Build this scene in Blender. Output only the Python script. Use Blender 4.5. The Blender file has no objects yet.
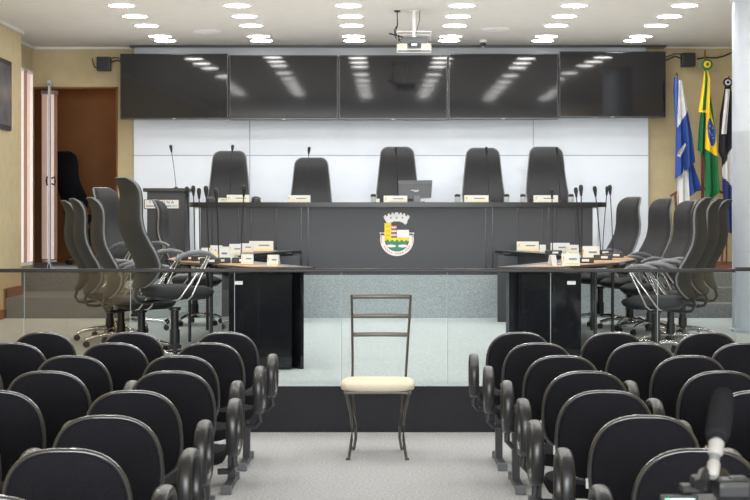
import bpy, bmesh, math, random
from mathutils import Vector, Matrix
random.seed(7)
R = math.radians
scene = bpy.context.scene
COL = scene.collection
F, CX, CY, EYE = 1600.0, 384.0, 216.0, 1.4

def P(px, py, d):
    """world point of a spot measured in the photograph, at depth d metres"""
    return Vector(((px-CX)*d/F, d, EYE-(py-CY)*d/F))
def PX(px, d): return (px-CX)*d/F
def PZ(py, d): return EYE-(py-CY)*d/F

# ------------------------------------------------------------ materials
def mat(name, col, rough=.6, metal=0, noise=0, nscale=200, spec=.5, bump=0, emit=None, estr=0, coat=0, alpha=None, sheen=0):
    m = bpy.data.materials.new(name); m.use_nodes = True
    nt = m.node_tree; b = nt.nodes['Principled BSDF']
    b.inputs['Base Color'].default_value = (*col, 1)
    b.inputs['Roughness'].default_value = rough
    b.inputs['Metallic'].default_value = metal
    b.inputs['Specular IOR Level'].default_value = spec
    b.inputs['Coat Weight'].default_value = coat
    if emit:
        b.inputs['Emission Color'].default_value = (*emit, 1)
        b.inputs['Emission Strength'].default_value = estr
    if noise or bump:
        tc = nt.nodes.new('ShaderNodeTexCoord'); n = nt.nodes.new('ShaderNodeTexNoise')
        n.inputs['Scale'].default_value = nscale; n.inputs['Detail'].default_value = 3
        nt.links.new(tc.outputs['Object'], n.inputs['Vector'])
        if noise:
            r = nt.nodes.new('ShaderNodeValToRGB')
            r.color_ramp.elements[0].position = .3; r.color_ramp.elements[1].position = .7
            r.color_ramp.elements[0].color = (*[max(0, c*(1-noise)) for c in col], 1)
            r.color_ramp.elements[1].color = (*[min(1, c*(1+noise)) for c in col], 1)
            nt.links.new(n.outputs['Fac'], r.inputs['Fac']); nt.links.new(r.outputs['Color'], b.inputs['Base Color'])
        if bump:
            bp = nt.nodes.new('ShaderNodeBump'); bp.inputs['Strength'].default_value = bump; bp.inputs['Distance'].default_value = .003
            nt.links.new(n.outputs['Fac'], bp.inputs['Height']); nt.links.new(bp.outputs['Normal'], b.inputs['Normal'])
    return m

def glassmat(name, tint, refl=1.0):
    m = bpy.data.materials.new(name); m.use_nodes = True
    nt = m.node_tree; nt.nodes.clear()
    out = nt.nodes.new('ShaderNodeOutputMaterial'); mx = nt.nodes.new('ShaderNodeMixShader')
    t = nt.nodes.new('ShaderNodeBsdfTransparent'); g = nt.nodes.new('ShaderNodeBsdfGlossy'); f = nt.nodes.new('ShaderNodeFresnel')
    mul = nt.nodes.new('ShaderNodeMath'); mul.operation = 'MULTIPLY'; mul.inputs[1].default_value = refl
    f.inputs['IOR'].default_value = 1.5
    t.inputs['Color'].default_value = (*tint, 1); g.inputs['Roughness'].default_value = .02; g.inputs['Color'].default_value = (1, 1, 1, 1)
    nt.links.new(f.outputs[0], mul.inputs[0]); nt.links.new(mul.outputs[0], mx.inputs[0])
    nt.links.new(t.outputs[0], mx.inputs[1]); nt.links.new(g.outputs[0], mx.inputs[2]); nt.links.new(mx.outputs[0], out.inputs[0])
    return m

def wood(name, c1, c2, sc=12, rough=.45):
    m = bpy.data.materials.new(name); m.use_nodes = True
    nt = m.node_tree; b = nt.nodes['Principled BSDF']; b.inputs['Roughness'].default_value = rough
    tc = nt.nodes.new('ShaderNodeTexCoord'); mp = nt.nodes.new('ShaderNodeMapping'); n = nt.nodes.new('ShaderNodeTexNoise'); r = nt.nodes.new('ShaderNodeValToRGB')
    mp.inputs['Scale'].default_value = (1, 8, 8); n.inputs['Scale'].default_value = sc; n.inputs['Detail'].default_value = 4
    r.color_ramp.elements[0].color = (*c1, 1); r.color_ramp.elements[1].color = (*c2, 1)
    r.color_ramp.elements[0].position = .35; r.color_ramp.elements[1].position = .65
    nt.links.new(tc.outputs['Object'], mp.inputs[0]); nt.links.new(mp.outputs[0], n.inputs['Vector'])
    nt.links.new(n.outputs['Fac'], r.inputs['Fac']); nt.links.new(r.outputs['Color'], b.inputs['Base Color'])
    return m

M = dict(
    carpet=mat('pale_carpet', (.47,.48,.495), .95, noise=.26, nscale=75, bump=.5, spec=.1),
    carpet_hi=mat('dais_carpet', (.53,.585,.60), .95, noise=.2, nscale=75, bump=.5, spec=.1),
    riser=mat('riser_carpet', (.43,.475,.50), .95, noise=.25, nscale=75, bump=.5, spec=.1),
    step=mat('step_carpet', (.21,.22,.235), .95, noise=.3, nscale=90, bump=.5, spec=.1),
    darkface=mat('dark_dais_face', (.014,.015,.021), .7, noise=.15, nscale=40),
    ceiling=mat('ceiling_paint', (.68,.655,.62), .9, noise=.02, nscale=6),
    cream=mat('olive_cream_paint', (.55,.455,.275), .85, noise=.05, nscale=8),
    crown=mat('crown_white', (.75,.74,.72), .6),
    base=wood('baseboard_wood', (.20,.07,.03), (.32,.12,.05)),
    panel=mat('white_wall_panel', (.80,.86,.95), .45, noise=.015, nscale=4),
    seam=mat('panel_seam', (.30,.33,.38), .6),
    casing=mat('screen_casing', (.40,.43,.46), .5),
    tv=mat('television_glass', (.011,.011,.013), .05, spec=.6),
    tvframe=mat('television_frame', (.03,.03,.035), .25, spec=.6),
    chrome=mat('chrome', (.75,.75,.77), .18, metal=1),
    silver=mat('silver_metal', (.62,.65,.70), .35, metal=.6, noise=.05, nscale=3),
    column=mat('column_paint', (.60,.65,.73), .35, metal=.25, noise=.05, nscale=2.5),
    greyfab=mat('charcoal_upholstery', (.029,.030,.034), .8, noise=.3, nscale=260, bump=.3, sheen=.3),
    greyshell=mat('chair_shell_fabric', (.032,.0315,.032), .75, noise=.25, nscale=260, bump=.2),
    piping=mat('grey_piping', (.22,.23,.25), .4),
    armgrey=mat('grey_arm_pad', (.17,.18,.20), .35),
    blackpl=mat('black_plastic', (.02,.02,.022), .4),
    audfab=mat('black_seat_fabric', (.0125,.0125,.017), .9, noise=.5, nscale=420, bump=.3, spec=.2),
    audrim=mat('black_glossy_edge', (.028,.029,.033), .3, spec=1.0, coat=1),
    audarm=mat('dark_arm_plastic', (.018,.019,.023), .36, spec=.9),
    legmetal=mat('dark_painted_metal', (.05,.052,.058), .4),
    tabletop=mat('dark_grey_laminate', (.10,.105,.115), .3),
    tableedge=mat('table_black_gloss', (.012,.013,.016), .05, spec=.5),
    tablewood=wood('light_wood_inlay', (.50,.26,.10), (.64,.38,.17), 6, .35),
    rost=mat('rostrum_charcoal', (.052,.054,.063), .45, noise=.1, nscale=60),
    rostedge=mat('rostrum_edge', (.012,.012,.015), .2),
    rosttop=mat('rostrum_top', (.016,.016,.018), .3),
    rail=mat('bronze_rail', (.014,.011,.011), .35, metal=.3),
    glass=glassmat('clear_glass', (.94,.96,.96), .35),
    glassb=glassmat('smoky_glass', (.86,.81,.74), .6),
    gedge=mat('glass_edge', (.30,.36,.35), .35),
    white=mat('white_plastic', (.85,.85,.85), .4),
    offwhite=mat('offwhite_card', (.72,.73,.70), .4),
    acrylic=mat('frosted_acrylic', (.72,.75,.75), .25),
    yellow=mat('emblem_yellow', (.90,.72,.02), .5),
    green=mat('emblem_green', (.05,.26,.16), .5),
    red=mat('emblem_red', (.75,.08,.08), .5),
    fgreen=mat('flag_green', (.01,.17,.055), .75), fyellow=mat('flag_yellow', (1,.68,.02), .75),
    fblue=mat('flag_blue', (.03,.085,.36), .75), fwhite=mat('flag_white', (.82,.82,.84), .8),
    fblack=mat('flag_black', (.02,.02,.03), .8), fnavy=mat('flag_navy', (.03,.04,.16), .75),
    brown=wood('brown_stand_wood', (.13,.04,.02), (.24,.08,.04)),
    inner=mat('side_room_brown', (.26,.12,.045), .8, noise=.08, nscale=3),
    blind=mat('pink_blind_glow', (.86,.66,.58), .7, emit=(1,.72,.62), estr=.16),  # faint emission painted in as backlight through the slats
    blind2=mat('pink_blind_shade', (.50,.29,.23), .7), blind3=mat('pink_blind_pale_glow', (.95,.86,.82), .7, emit=(1,.85,.8), estr=.25),  # darker slat tone, and a pale one with the same painted backlight glow
    rear=mat('rear_hall_brown', (.13,.095,.07), .8, noise=.1, nscale=1),
    camblack=mat('camera_black', (.006,.006,.007), .45), camgrey=mat('camera_grey', (.012,.012,.014), .35), collar=mat('pale_collar', (.45,.44,.42), .4),
    light=mat('lamp_lens', (1,1,1), .5, emit=(1.0,.985,.95), estr=30),
    chmetal=mat('bronze_grey_metal', (.15,.14,.13), .38, metal=.7),
    cushion=mat('cream_cushion', (.80,.72,.56), .7, noise=.03, nscale=30),
    foam=mat('foam_windscreen', (.022,.022,.025), 1, noise=.5, nscale=500, bump=.8, spec=.1),
    lcd=mat('camera_display', (.6,.75,.7), .3, emit=(.75,1,.9), estr=.8),
    lcdg=mat('display_green', (.1,.7,.3), .3, emit=(.1,.9,.35), estr=.8),
    beige=mat('beige_projector', (.68,.64,.52), .5),
    picture=mat('picture_surface', (.10,.10,.115), .35, noise=.4, nscale=5),
    monitor=mat('monitor_back', (.012,.013,.016), .3),
)

# ------------------------------------------------------------ mesh builder
class MB:
    def __init__(s): s.bm = bmesh.new(); s.mats = []; s.cur = 0; s.boxes = True
    def use(s, m):
        if m not in s.mats: s.mats.append(m)
        s.cur = s.mats.index(m); return s
    def _face(s, vs):
        try:
            f = s.bm.faces.new(vs); f.material_index = s.cur; return f
        except ValueError: return None
    def box(s, c, size, rot=None, bevel=0):
        r = bmesh.ops.create_cube(s.bm, size=1)
        vs = r['verts']; mtx = Matrix.Translation(Vector(c)) @ (rot.to_4x4() if rot else Matrix.Identity(4)) @ Matrix.Diagonal((*size, 1))
        bmesh.ops.transform(s.bm, matrix=mtx, verts=vs)
        fs = set(f for v in vs for f in v.link_faces)
        for f in fs: f.material_index = s.cur
        if bevel:
            es = list(set(e for v in vs for e in v.link_edges))
            bmesh.ops.bevel(s.bm, geom=es, offset=bevel, segments=2, affect='EDGES', profile=.6)
        return s
    def b2(s, x0, x1, y0, y1, z0, z1, bevel=0):
        return s.box(((x0+x1)/2, (y0+y1)/2, (z0+z1)/2), (abs(x1-x0), abs(y1-y0), abs(z1-z0)), bevel=bevel)
    def loft(s, loops, cap=True, closed=False):
        s.boxes = False
        rings = [[s.bm.verts.new(p) for p in lp] for lp in loops]
        n = len(rings[0]); k = len(rings)
        for i in range(k if closed else k-1):
            a, b = rings[i], rings[(i+1) % k]
            for j in range(n): s._face([a[j], a[(j+1) % n], b[(j+1) % n], b[j]])
        if cap and not closed:
            s._face(rings[0][::-1]); s._face(rings[-1])
        return s
    def tube(s, pts, r, n=8, closed=False, up=(0, 0, 1), rb=None):
        pts = [Vector(p) for p in pts]; k = len(pts); loops = []
        up = Vector(up)
        for i, p in enumerate(pts):
            if closed: t = pts[(i+1) % k]-pts[i-1]
            else: t = pts[min(i+1, k-1)]-pts[max(i-1, 0)]
            t.normalize()
            a = t.cross(up)
            if a.length < 1e-3: a = t.cross(Vector((0, 1, 0)) if abs(t.y) < .9 else Vector((1, 0, 0)))
            a.normalize(); b = a.cross(t); b.normalize()
            ra = r[i] if isinstance(r, (list, tuple)) else r
            rr = rb if rb is not None else ra
            loops.append([p + a*math.cos(2*math.pi*j/n)*ra + b*math.sin(2*math.pi*j/n)*rr for j in range(n)])
        return s.loft(loops, closed=closed)
    def lathe(s, prof, c=(0, 0, 0), n=20, rot=None):
        loops = []
        for r, z in prof:
            lp = []
            for j in range(n):
                v = Vector((r*math.cos(2*math.pi*j/n), r*math.sin(2*math.pi*j/n), z))
                if rot: v = rot @ v
                lp.append(v+Vector(c))
            loops.append(lp)
        return s.loft(loops)
    def prism(s, poly, t0, t1, f):
        """poly of 2-d points; f(a,b,t) maps to 3-d"""
        return s.loft([[f(a, b, t0) for a, b in poly], [f(a, b, t1) for a, b in poly]])
    def build(s, name, material=None, parent=None, world=False, smooth=True, ang=38):
        if world and parent is not None:
            off = Vector((0, 0, 0)); q = parent
            while q is not None: off += q.location; q = q.parent
            bmesh.ops.translate(s.bm, vec=-off, verts=s.bm.verts)
        bmesh.ops.recalc_face_normals(s.bm, faces=s.bm.faces)
        me = bpy.data.meshes.new(name); s.bm.to_mesh(me); s.bm.free()
        for m in (s.mats or [material]): me.materials.append(m)
        if smooth and len(me.polygons):
            me.polygons.foreach_set('use_smooth', [True]*len(me.polygons))
            me.set_sharp_from_angle(angle=R(12 if s.boxes else ang))
        o = bpy.data.objects.new(name, me); COL.objects.link(o)
        if parent is not None: o.parent = parent
        return o

def tag(o, label=None, cat=None, group=None, kind=None):
    if label: o['label'] = label
    if cat: o['category'] = cat
    if group: o['group'] = group
    if kind: o['kind'] = kind
    return o
def thing(name, label, cat, loc=(0, 0, 0), rz=0, group=None):
    o = bpy.data.objects.new(name, None); COL.objects.link(o); o.location = loc; o.rotation_euler = (0, 0, rz)
    o.empty_display_size = .1
    return tag(o, label, cat, group)
def struct(name, mb, m, smooth=False):
    o = mb.build(name, m, smooth=smooth)
    tag(o, name.replace('_', ' '), 'structure', kind='structure'); return o
def copy_tree(o, parent=None):
    c = o.copy(); COL.objects.link(c)
    if parent is not None: c.parent = parent
    for ch in list(o.children): copy_tree(ch, c)
    return c
def text_mesh(body, size, name, material, parent, loc, depth=.001, align='CENTER'):
    cu = bpy.data.curves.new('lettering', 'FONT'); cu.body = body; cu.size = size; cu.extrude = depth; cu.align_x = align; cu.align_y = 'CENTER'
    t = bpy.data.objects.new('tmp', cu); COL.objects.link(t); bpy.context.view_layer.update()
    me = bpy.data.meshes.new_from_object(t.evaluated_get(bpy.context.evaluated_depsgraph_get()))
    bpy.data.objects.remove(t); me.materials.clear(); me.materials.append(material)
    o = bpy.data.objects.new(name, me); COL.objects.link(o); o.parent = parent
    o.location = loc; o.rotation_euler = (R(90), 0, 0)
    return o
ORD = ['first', 'second', 'third', 'fourth', 'fifth', 'sixth', 'seventh', 'eighth', 'ninth']

# ------------------------------------------------------------ levels
CEIL = 3.48; DAIS = .30; PLAT = .76; BACK = 19.7
Y_DAIS = 10.37; Y_PLAT = 17.25; AX = .15
XL, XLR, XR = -4.08, -4.33, 5.2

struct('floor', MB().b2(-5.2, XR, 1.5, Y_DAIS+.2, -.1, 0), M['carpet'])
struct('floor_rear', MB().b2(-5.2, XR, -8, 1.5, -.1, 0), M['step'])  # unseen rear floor, coloured dark to dim its reflection in the tables
struct('floor_dais', MB().b2(-5.2, XR, Y_DAIS+.005, Y_PLAT+2.5, -.05, DAIS), M['carpet_hi'])
struct('trim_1', MB().b2(-5.2, XR, Y_DAIS-.012, Y_DAIS+.004, 0, DAIS-.004), M['darkface'])
SLX = -2.85; SRX = 2.6
struct('floor_platform', MB().b2(SLX, SRX, Y_PLAT, 22.4, DAIS-.02, PLAT).b2(-5.2, SLX, 18.8, 22.4, DAIS-.02, PLAT).b2(SRX, XR, 18.05, 22.4, DAIS-.02, PLAT), M['riser'])
struct('floor_step_left', MB().b2(XL-.3, SLX, 17.2, 18.8, DAIS-.01, .52), M['step'])
struct('floor_step_right', MB().b2(SRX, XR, Y_PLAT, 17.66, DAIS-.01, .453).b2(SRX, XR, 17.65, 18.06, DAIS-.01, .607), M['step'])
struct('trim_2', MB().b2(-5.2, SLX-.001, 18.785, 18.80, .52, PLAT-.002).b2(SRX, XR, 18.035, 18.05, .607, PLAT-.002), M['step'])
struct('floor_rostrum', MB().b2(-2.0, 2.25, 17.9, 19.4, PLAT-.01, PLAT+.10), M['step'])
struct('ceiling', MB().b2(-5.2, XR, -8, 22.4, CEIL, CEIL+.1), M['ceiling'])
struct('wall_left', MB().b2(XL-.12, XL, -8, 18.0, 0, CEIL).b2(XLR-.1, XL-.05, 17.9, 17.99, 0, CEIL), M['cream'])
struct('wall_left_recess', MB().b2(XLR-.1, XLR, 18.0, BACK+.12, 0, CEIL), M['cream'])
struct('wall_right', MB().b2(XR, XR+.1, -8, 22.4, 0, CEIL), M['cream'])
struct('wall_rear', MB().b2(-5.2, XR, -8.1, -8, 0, CEIL), M['rear'])
DX1, DZ1 = -3.275, 2.99
struct('wall_back', MB().b2(DX1, XR, BACK, BACK+.12, 0, CEIL).b2(XLR-.1, DX1, BACK, BACK+.12, DZ1, CEIL), M['cream'])
struct('wall_side_room', MB().b2(-5.2, -2.9, 21.9, 22.0, PLAT, CEIL).b2(-5.2, -5.1, BACK+.1, 22, PLAT, CEIL).b2(-2.98, -2.9, BACK+.12, 22, PLAT, CEIL).b2(-5.2, XLR-.1, BACK+.02, BACK+.1, PLAT, CEIL), M['inner'])
struct('trim_3', MB().b2(DX1-.02, DX1+.0, BACK-.012, BACK+.13, PLAT, DZ1).b2(XLR, DX1, BACK-.012, BACK+.13, DZ1-.02, DZ1), M['inner'])
# crown strip, baseboard
struct('trim_4', MB().b2(XL, XL+.035, .2, 18.0, CEIL-.035, CEIL).b2(XLR, XLR+.035, 18.0, BACK, CEIL-.035, CEIL).b2(XLR, -3.05, BACK-.035, BACK, CEIL-.03, CEIL).b2(3.3, XR, BACK-.035, BACK, CEIL-.02, CEIL), M['crown'])
struct('baseboard_left', MB().b2(XL, XL+.018, Y_DAIS+.3, 17.2, DAIS, DAIS+.10).b2(XL, XL+.018, 17.18, 18.0, .52, .62).b2(XL, XL+.018, 17.16, 17.24, DAIS, .62).b2(XL, XL+.018, .3, Y_DAIS, 0, .1), M['base'])
struct('baseboard_back', MB().b2(3.3, XR, BACK-.018, BACK, PLAT, PLAT+.08).b2(DX1, -3.1, BACK-.018, BACK, PLAT, PLAT+.08), M['base'])
# white panelled wall behind rostrum
wp = MB(); y0, y1 = BACK-.04, BACK-.002
xs = [PX(134, BACK), PX(250, BACK), PX(533, BACK), PX(648, BACK)]
zs = [PLAT, PZ(155.5, BACK), 3.30]
for i in range(3):
    for j in range(2):
        wp.b2(xs[i]+.004, xs[i+1]-.004, y0, y1, zs[j]+.004, zs[j+1]-.004)
struct('wall_back_panels', wp, M['panel'])
struct('trim_5', MB().b2(xs[0], xs[3], y0+.012, y1-.002, zs[0], zs[2]), M['seam'])
# housing above the screens
c = thing('projection_screen_housing', 'long grey projection screen housing along the ceiling above the televisions', 'screen housing', (AX-.05, 19.55, 3.40))
MB().b2(PX(134, 19.5), PX(646, 19.5), 19.50, 19.655, 3.345, 3.455, .008).build('casing', M['casing'], c, True)
MB().b2(PX(130, 19.5), PX(666, 19.5), 19.47, 19.67, 3.455, CEIL, .002).build('shadow_gap', M['tvframe'], c, True)  # dark strip standing in for the shadow gap above the casing

# ------------------------------------------------------------ glass railing
gr = thing('glass_railing', 'low glass railing with dark bronze top rail along the dais edge', 'railing', (0, 10.44, DAIS))
yg = 10.44; joints = [-105, -1+25, 130, 234, 341, 447, 550, 657, 735, 850]
for a, b in zip(joints[:-1], joints[1:]):
    xa, xb = PX(a, yg)+.004, PX(b, yg)-.004
    p = MB().b2(xa, xb, yg-.004, yg+.004, DAIS, 1.035).build('glass_panel', M['glassb'] if b <= 130 else M['glass'], gr, True, smooth=False)
    # polished edge of each pane
    MB().b2(xa-.002, xa+.0015, yg-.005, yg+.005, DAIS, 1.035).build('glass_edge', M['gedge'], p, True, smooth=False)
MB().b2(PX(-105, yg), PX(735, yg), yg-.022, yg+.022, 1.032, 1.056, .006).build('top_rail', M['rail'], gr, True)
MB().b2(PX(735, yg), PX(850, yg), yg-.022, yg+.022, 1.040, 1.066, .006).build('top_rail', M['rail'], gr, True)

# ------------------------------------------------------------ round column
col = thing('round_column', 'round silvery white column at the right edge of the dais', 'column', (3.52, 15.2, DAIS))
MB().lathe([(.21, 0), (.21, PZ(251, 15.2)-DAIS-.004)], n=48).build('lower_cladding', M['column'], col)
MB().lathe([(.206, PZ(251, 15.2)-DAIS-.006), (.206, PZ(251, 15.2)-DAIS+.006)], n=48).build('joint_ring', M['silver'], col)
MB().lathe([(.21, PZ(251, 15.2)-DAIS+.004), (.21, CEIL-DAIS-.05)], n=48).build('upper_cladding', M['column'], col)
MB().lathe([(.235, CEIL-DAIS-.05), (.235, CEIL-DAIS)], n=48).build('capital_ring', M['crown'], col)
MB().lathe([(.222, 0), (.222, .03), (.212, .035)], n=48).build('base_ring', M['silver'], col)

# ------------------------------------------------------------ ceiling lights
lt = thing('ceiling_light', '', 'ceiling light', (0, 0, CEIL))
MB().lathe([(.125, -.002), (.125, -.012), (.14, -.014), (.15, -.004), (.15, 0)], n=28).build('trim_ring', M['white'], lt)
MB().lathe([(.001, -.0115), (.125, -.0115), (.125, -.004)], n=28).build('lens', M['light'], lt)
rows = [18.9, 18.45, 17.4, 16.6, 15.75]
cols = [-2.585, -1.447, -.35, .769, 1.873, 2.96]
first = True
coln = ['leftmost column', 'second column from the left', 'third column from the left', 'third column from the right', 'second column from the right', 'rightmost column']
rown = ['row nearest the televisions', 'second row out from the televisions', 'middle row of five', 'fourth row out from the televisions', 'row at the top of the view']
extra = [14.1, 12.6, 11.3, 10.0, 8.7, 7.6]
for ri, y in enumerate(rows+extra):
    for ci, x in enumerate(cols):
        o = lt if first else copy_tree(lt); first = False
        o.location = (x, y, CEIL)
        tag(o, f'round recessed ceiling light, {coln[ci]}, {rown[ri]}' if ri < 5 else 'round recessed ceiling light over the audience seats', 'ceiling light', 'ceiling lights in view' if ri < 5 else 'ceiling lights over the audience')
# vents / camera
def vent(px, py, r, label):
    d = F*(CEIL-EYE)/(CY-py)
    t = thing('ceiling_vent', label, 'vent', (PX(px, d), d, CEIL))
    MB().lathe([(r, 0), (r, -.008), (r*.8, -.02), (r*.78, -.02)], n=24).build('frame', M['crown'], t)
    MB().lathe([(r*.78, -.012), (r*.4, -.016), (.01, -.022)], n=24).build('diffuser', M['ceiling'], t)
vent(207, 31, .16, 'round white ceiling vent left of the projector')
vent(495, 28.5, .16, 'round white ceiling vent right of the projector')
d = 18.9
t = thing('dome_camera', 'small dome security camera on the ceiling right of the projector', 'security camera', (PX(483, d), d, CEIL))
MB().lathe([(.045, 0), (.045, -.03), (.03, -.034)], n=20).build('base', M['white'], t)
MB().lathe([(.036, -.03), (.036, -.05), (.028, -.07), (.012, -.08), (.001, -.082)], n=20).build('dome', M['blackpl'], t)
MB().lathe([(.014, -.078), (.014, -.086), (.002, -.086)], n=12).build('lens', M['silver'], t)

# ------------------------------------------------------------ televisions
tvs = [(120, 228.3, 53.5, 119.2, -.6, 'leftmost'), (229.3, 338, 55, 119.8, .5, 'second from the left'), (338.8, 447.6, 55, 119.8, 0, 'middle'),
       (448.6, 558.2, 53.5, 119.3, -.4, 'second from the right'), (559.2, 666, 51.3, 117.5, .5, 'rightmost')]
for x0, x1, ya, yb, yaw, w in tvs:
    d = 19.40; w_ = (x1-x0)*d/F; h_ = (yb-ya)*d/F
    t = thing('television', f'wide black wall television, {w} of the five in the row', 'television', (PX((x0+x1)/2, d), d+.03, PZ((ya+yb)/2, d)), R(yaw), 'televisions above the rostrum')
    t.rotation_euler[0] = R(.62+.25*yaw)
    MB().box((0, 0, 0), (w_, .045, h_), bevel=.006).build('casing', M['tvframe'], t)
    MB().box((0, -.0235, .004), (w_-.022, .003, h_-.03)).build('screen', M['tv'], t, smooth=False)
    MB().box((0, -.024, -h_/2+.007), (.03, .004, .006)).build('maker_badge', M['silver'], t)
    MB().box((0, .06, -.08), (.45, .08, .3), bevel=.005).box((0, .160, -.08), (.5, .12, .2)).build('wall_bracket', M['blackpl'], t)
    MB().tube([(w_/2-.006, -.012, h_/2-.02-.03*k+random.uniform(-.004, .004)) for k in range(4)], .004, 5).build('edge_clip', M['silver'], t)

# ------------------------------------------------------------ wall speakers
for px, py, side, lab in ((104, 64, -1, 'small black wall speaker left of the televisions'), (688, 60, 1, 'small black wall speaker above the flags')):
    d = 19.5; p = P(px, py, d)
    t = thing('wall_speaker', lab, 'speaker', p, 0)
    MB().box((0, 0, 0), (.165, .13, .17), bevel=.012).build('cabinet', M['blackpl'], t)
    MB().box((0, -.067, 0), (.145, .006, .15), bevel=.002).build('grille', M['greyfab'], t)
    MB().box((0, .1, 0), (.06, .16, .06)).build('bracket', M['blackpl'], t)
    MB().tube([(-side*.08, .06, .03), (-side*.14, .12, .06), (-side*.22, .17, .02), (-side*.3, .17, .0)], .009, 6).tube([(-side*.05, .06, .08), (-side*.14, .14, .09), (-side*.30, .17, .03)], .007, 6).build('cable', M['blackpl'], t)
    if side < 0: MB().tube([(-.11, 0, -.04), (-.13, 0, 0), (-.14, 0, .07)], .007, 6).tube([(-.08, 0, -.045), (-.12, 0, -.04)], .006, 6).build('antenna', M['blackpl'], t)
o = MB().tube([P(x, y, 19.66) for x, y in ((697, 59), (706, 57.5), (716, 58), (724, 56), (733, 52), (745, 50))], .01, 6).build('wall_cable', M['blackpl'])
tag(o, 'black cable running along the wall from the right speaker to the column', 'cable')

# ------------------------------------------------------------ projector
dp = 16.2; pc = P(414, 41.5, dp)
t = thing('ceiling_projector', 'projector in a white wire cage hanging from a ceiling pole', 'projector', pc)
w = .34
MB().box((0, 0, -.01), (.27, .24, .085), bevel=.015).build('body', M['tabletop'], t)
for q in (-.12, .12): MB().box((q, -.07, -.065), (.10, .14, .06), bevel=.006).build('support_box', M['beige'], t)
MB().box((0, -.125, -.045), (.10, .02, .04), bevel=.004).build('connector_panel', M['blackpl'], t)
MB().box((0, -.137, -.045), (.06, .004, .022)).build('label_plate', M['silver'], t)
cg = MB()
for yc in (-.15, .15):
    cg.tube([(-w/2, yc, -.095), (w/2, yc, -.095), (w/2, yc, .085), (-w/2, yc, .085)], .006, 6, closed=True)
for a in (-w/2, w/2):
    for b in (-.095, .085): cg.tube([(a, -.15, b), (a, .15, b)], .006, 6)
cg.build('wire_cage', M['white'], t)
MB().tube([(0, 0, .03), (0, 0, CEIL-pc.z)], .018, 12).lathe([(.05, CEIL-pc.z-.01), (.05, CEIL-pc.z)]).build('pole', M['white'], t)
cb = MB()
k = CEIL-pc.z
cb.tube([(-.17, 0, k), (-.17, 0, k-.16), (-.19, 0, k-.22), (-.14, -.02, k-.30), (-.10, -.05, .03)], .006, 6)
cb.tube([(-.17, 0, k), (-.165, 0, k-.14), (-.20, 0, k-.2), (-.19, 0, k-.27), (-.12, -.02, k-.33), (-.06, -.05, .02)], .006, 6)
cb.tube([(-.25, 0, .08), (-.17, -.02, .06), (-.1, -.04, .03)], .009, 6)
cb.tube([(.06, 0, k), (.055, 0, k-.1), (.02, 0, .08)], .004, 6)
cb.lathe([(.03, k-.015), (.03, k)], (-.17, 0, 0))
cb.build('cable', M['blackpl'], t)

# ------------------------------------------------------------ rostrum desk
yd = 17.42
ds = thing('rostrum_desk', 'long charcoal rostrum desk with the town crest on its front', 'desk', (AX, yd+.3, PLAT))
edges = [197, 212, 218, 238, 245, 251, 276, 301, 308, 486, 493, 518, 543, 549, 556, 576, 582, 597]
zt = PZ(207, yd)
for a, b in zip(edges[:-1], edges[1:]):
    nar = (b-a) < 9
    MB().b2(PX(a, yd)+.004, PX(b, yd)-.004, yd+(.012 if nar else 0), yd+.05, PLAT, zt, .003).build('front_panel', M['rost'], ds, True)
MB().b2(PX(198, yd), PX(596, yd), yd+.03, yd+.08, PLAT, zt).build('backing_board', M['rostedge'], ds, True)
top = MB()
xa, xb = PX(200, yd), PX(596, yd); zc = PZ(204.6, yd)
poly = [(xa+.0, yd-.1), (xb, yd-.1)] + [(xb+.14*math.sin(R(a)), yd+.22-.32*math.cos(R(a))) for a in range(10, 180, 20)] + [(xb, yd+.54), (xa, yd+.54)] + [(xa-.14*math.sin(R(a)), yd+.22+.32*math.cos(R(a))) for a in range(10, 180, 20)]
top.prism(poly, zt, PZ(202.3, yd), lambda a, b, t: Vector((a, b, t)))
ztop = PZ(202.3, yd)
top.build('worktop', M['rosttop'], ds, True)
for xs_ in (PX(197.5, yd), PX(595.5, yd)):
    MB().b2(xs_-.035, xs_+.035, yd-.01, yd+.4, PLAT, zt, .012).build('corner_post', M['silver'], ds, True)
# crest
em = MB(); ye = yd-.012
def sh(m, pts, lift=0):
    em.use(M[m]); em.prism([(PX(x, ye), PZ(y, ye)) for x, y in pts], ye-.002-lift, ye+.012, lambda a, b, t: Vector((a, t, b)))
def zx(pts): return [(378+x*.1041, 208+y*.104) for x, y in pts]
# mural crown
crown = [(45,75),(58,90),(62,68),(75,66),(80,78),(92,76),(95,55),(110,50),(116,66),(128,62),(132,45),(148,46),(152,60),(160,60),(163,42),(194,42),(197,60),(206,60),(210,46),(226,45),(230,62),(240,66),(246,50),(262,55),(264,76),(276,78),(282,66),(296,68),(300,88),(314,75)]
crown += [(285,118),(278,148)] + [(180+100*math.sin(R(a)), 205-78*math.cos(R(a))) for a in (55,35,15,-15,-35,-55)] + [(82,140),(70,120)]
sh('white', zx(crown))
for x in (124, 180, 236): sh('rost', zx([(x-9, 100), (x, 82), (x+9, 100)]), .002)
arc = lambda r0, r1, a0, a1, n=16: [(182+r0*1.0*math.sin(R(a0+(a1-a0)*i/n)), 300+r0*math.cos(R(a0+(a1-a0)*i/n))) for i in range(n+1)] + [(182+r1*math.sin(R(a1-(a1-a0)*i/n)), 300+r1*math.cos(R(a1-(a1-a0)*i/n))) for i in range(n+1)]
sh('white', zx(arc(162, 118, -112, 112, 26)))
sh('white', zx([(15, 236), (75, 236), (75, 262), (22, 262)])); sh('white', zx([(290, 236), (348, 236), (342, 262), (290, 262)]))
sh('green', zx([(76, 300)] + [(182+108*math.sin(R(a)), 300+112*math.cos(R(a))) for a in range(-90, 91, 12)] + [(290, 300)]), .001)
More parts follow.
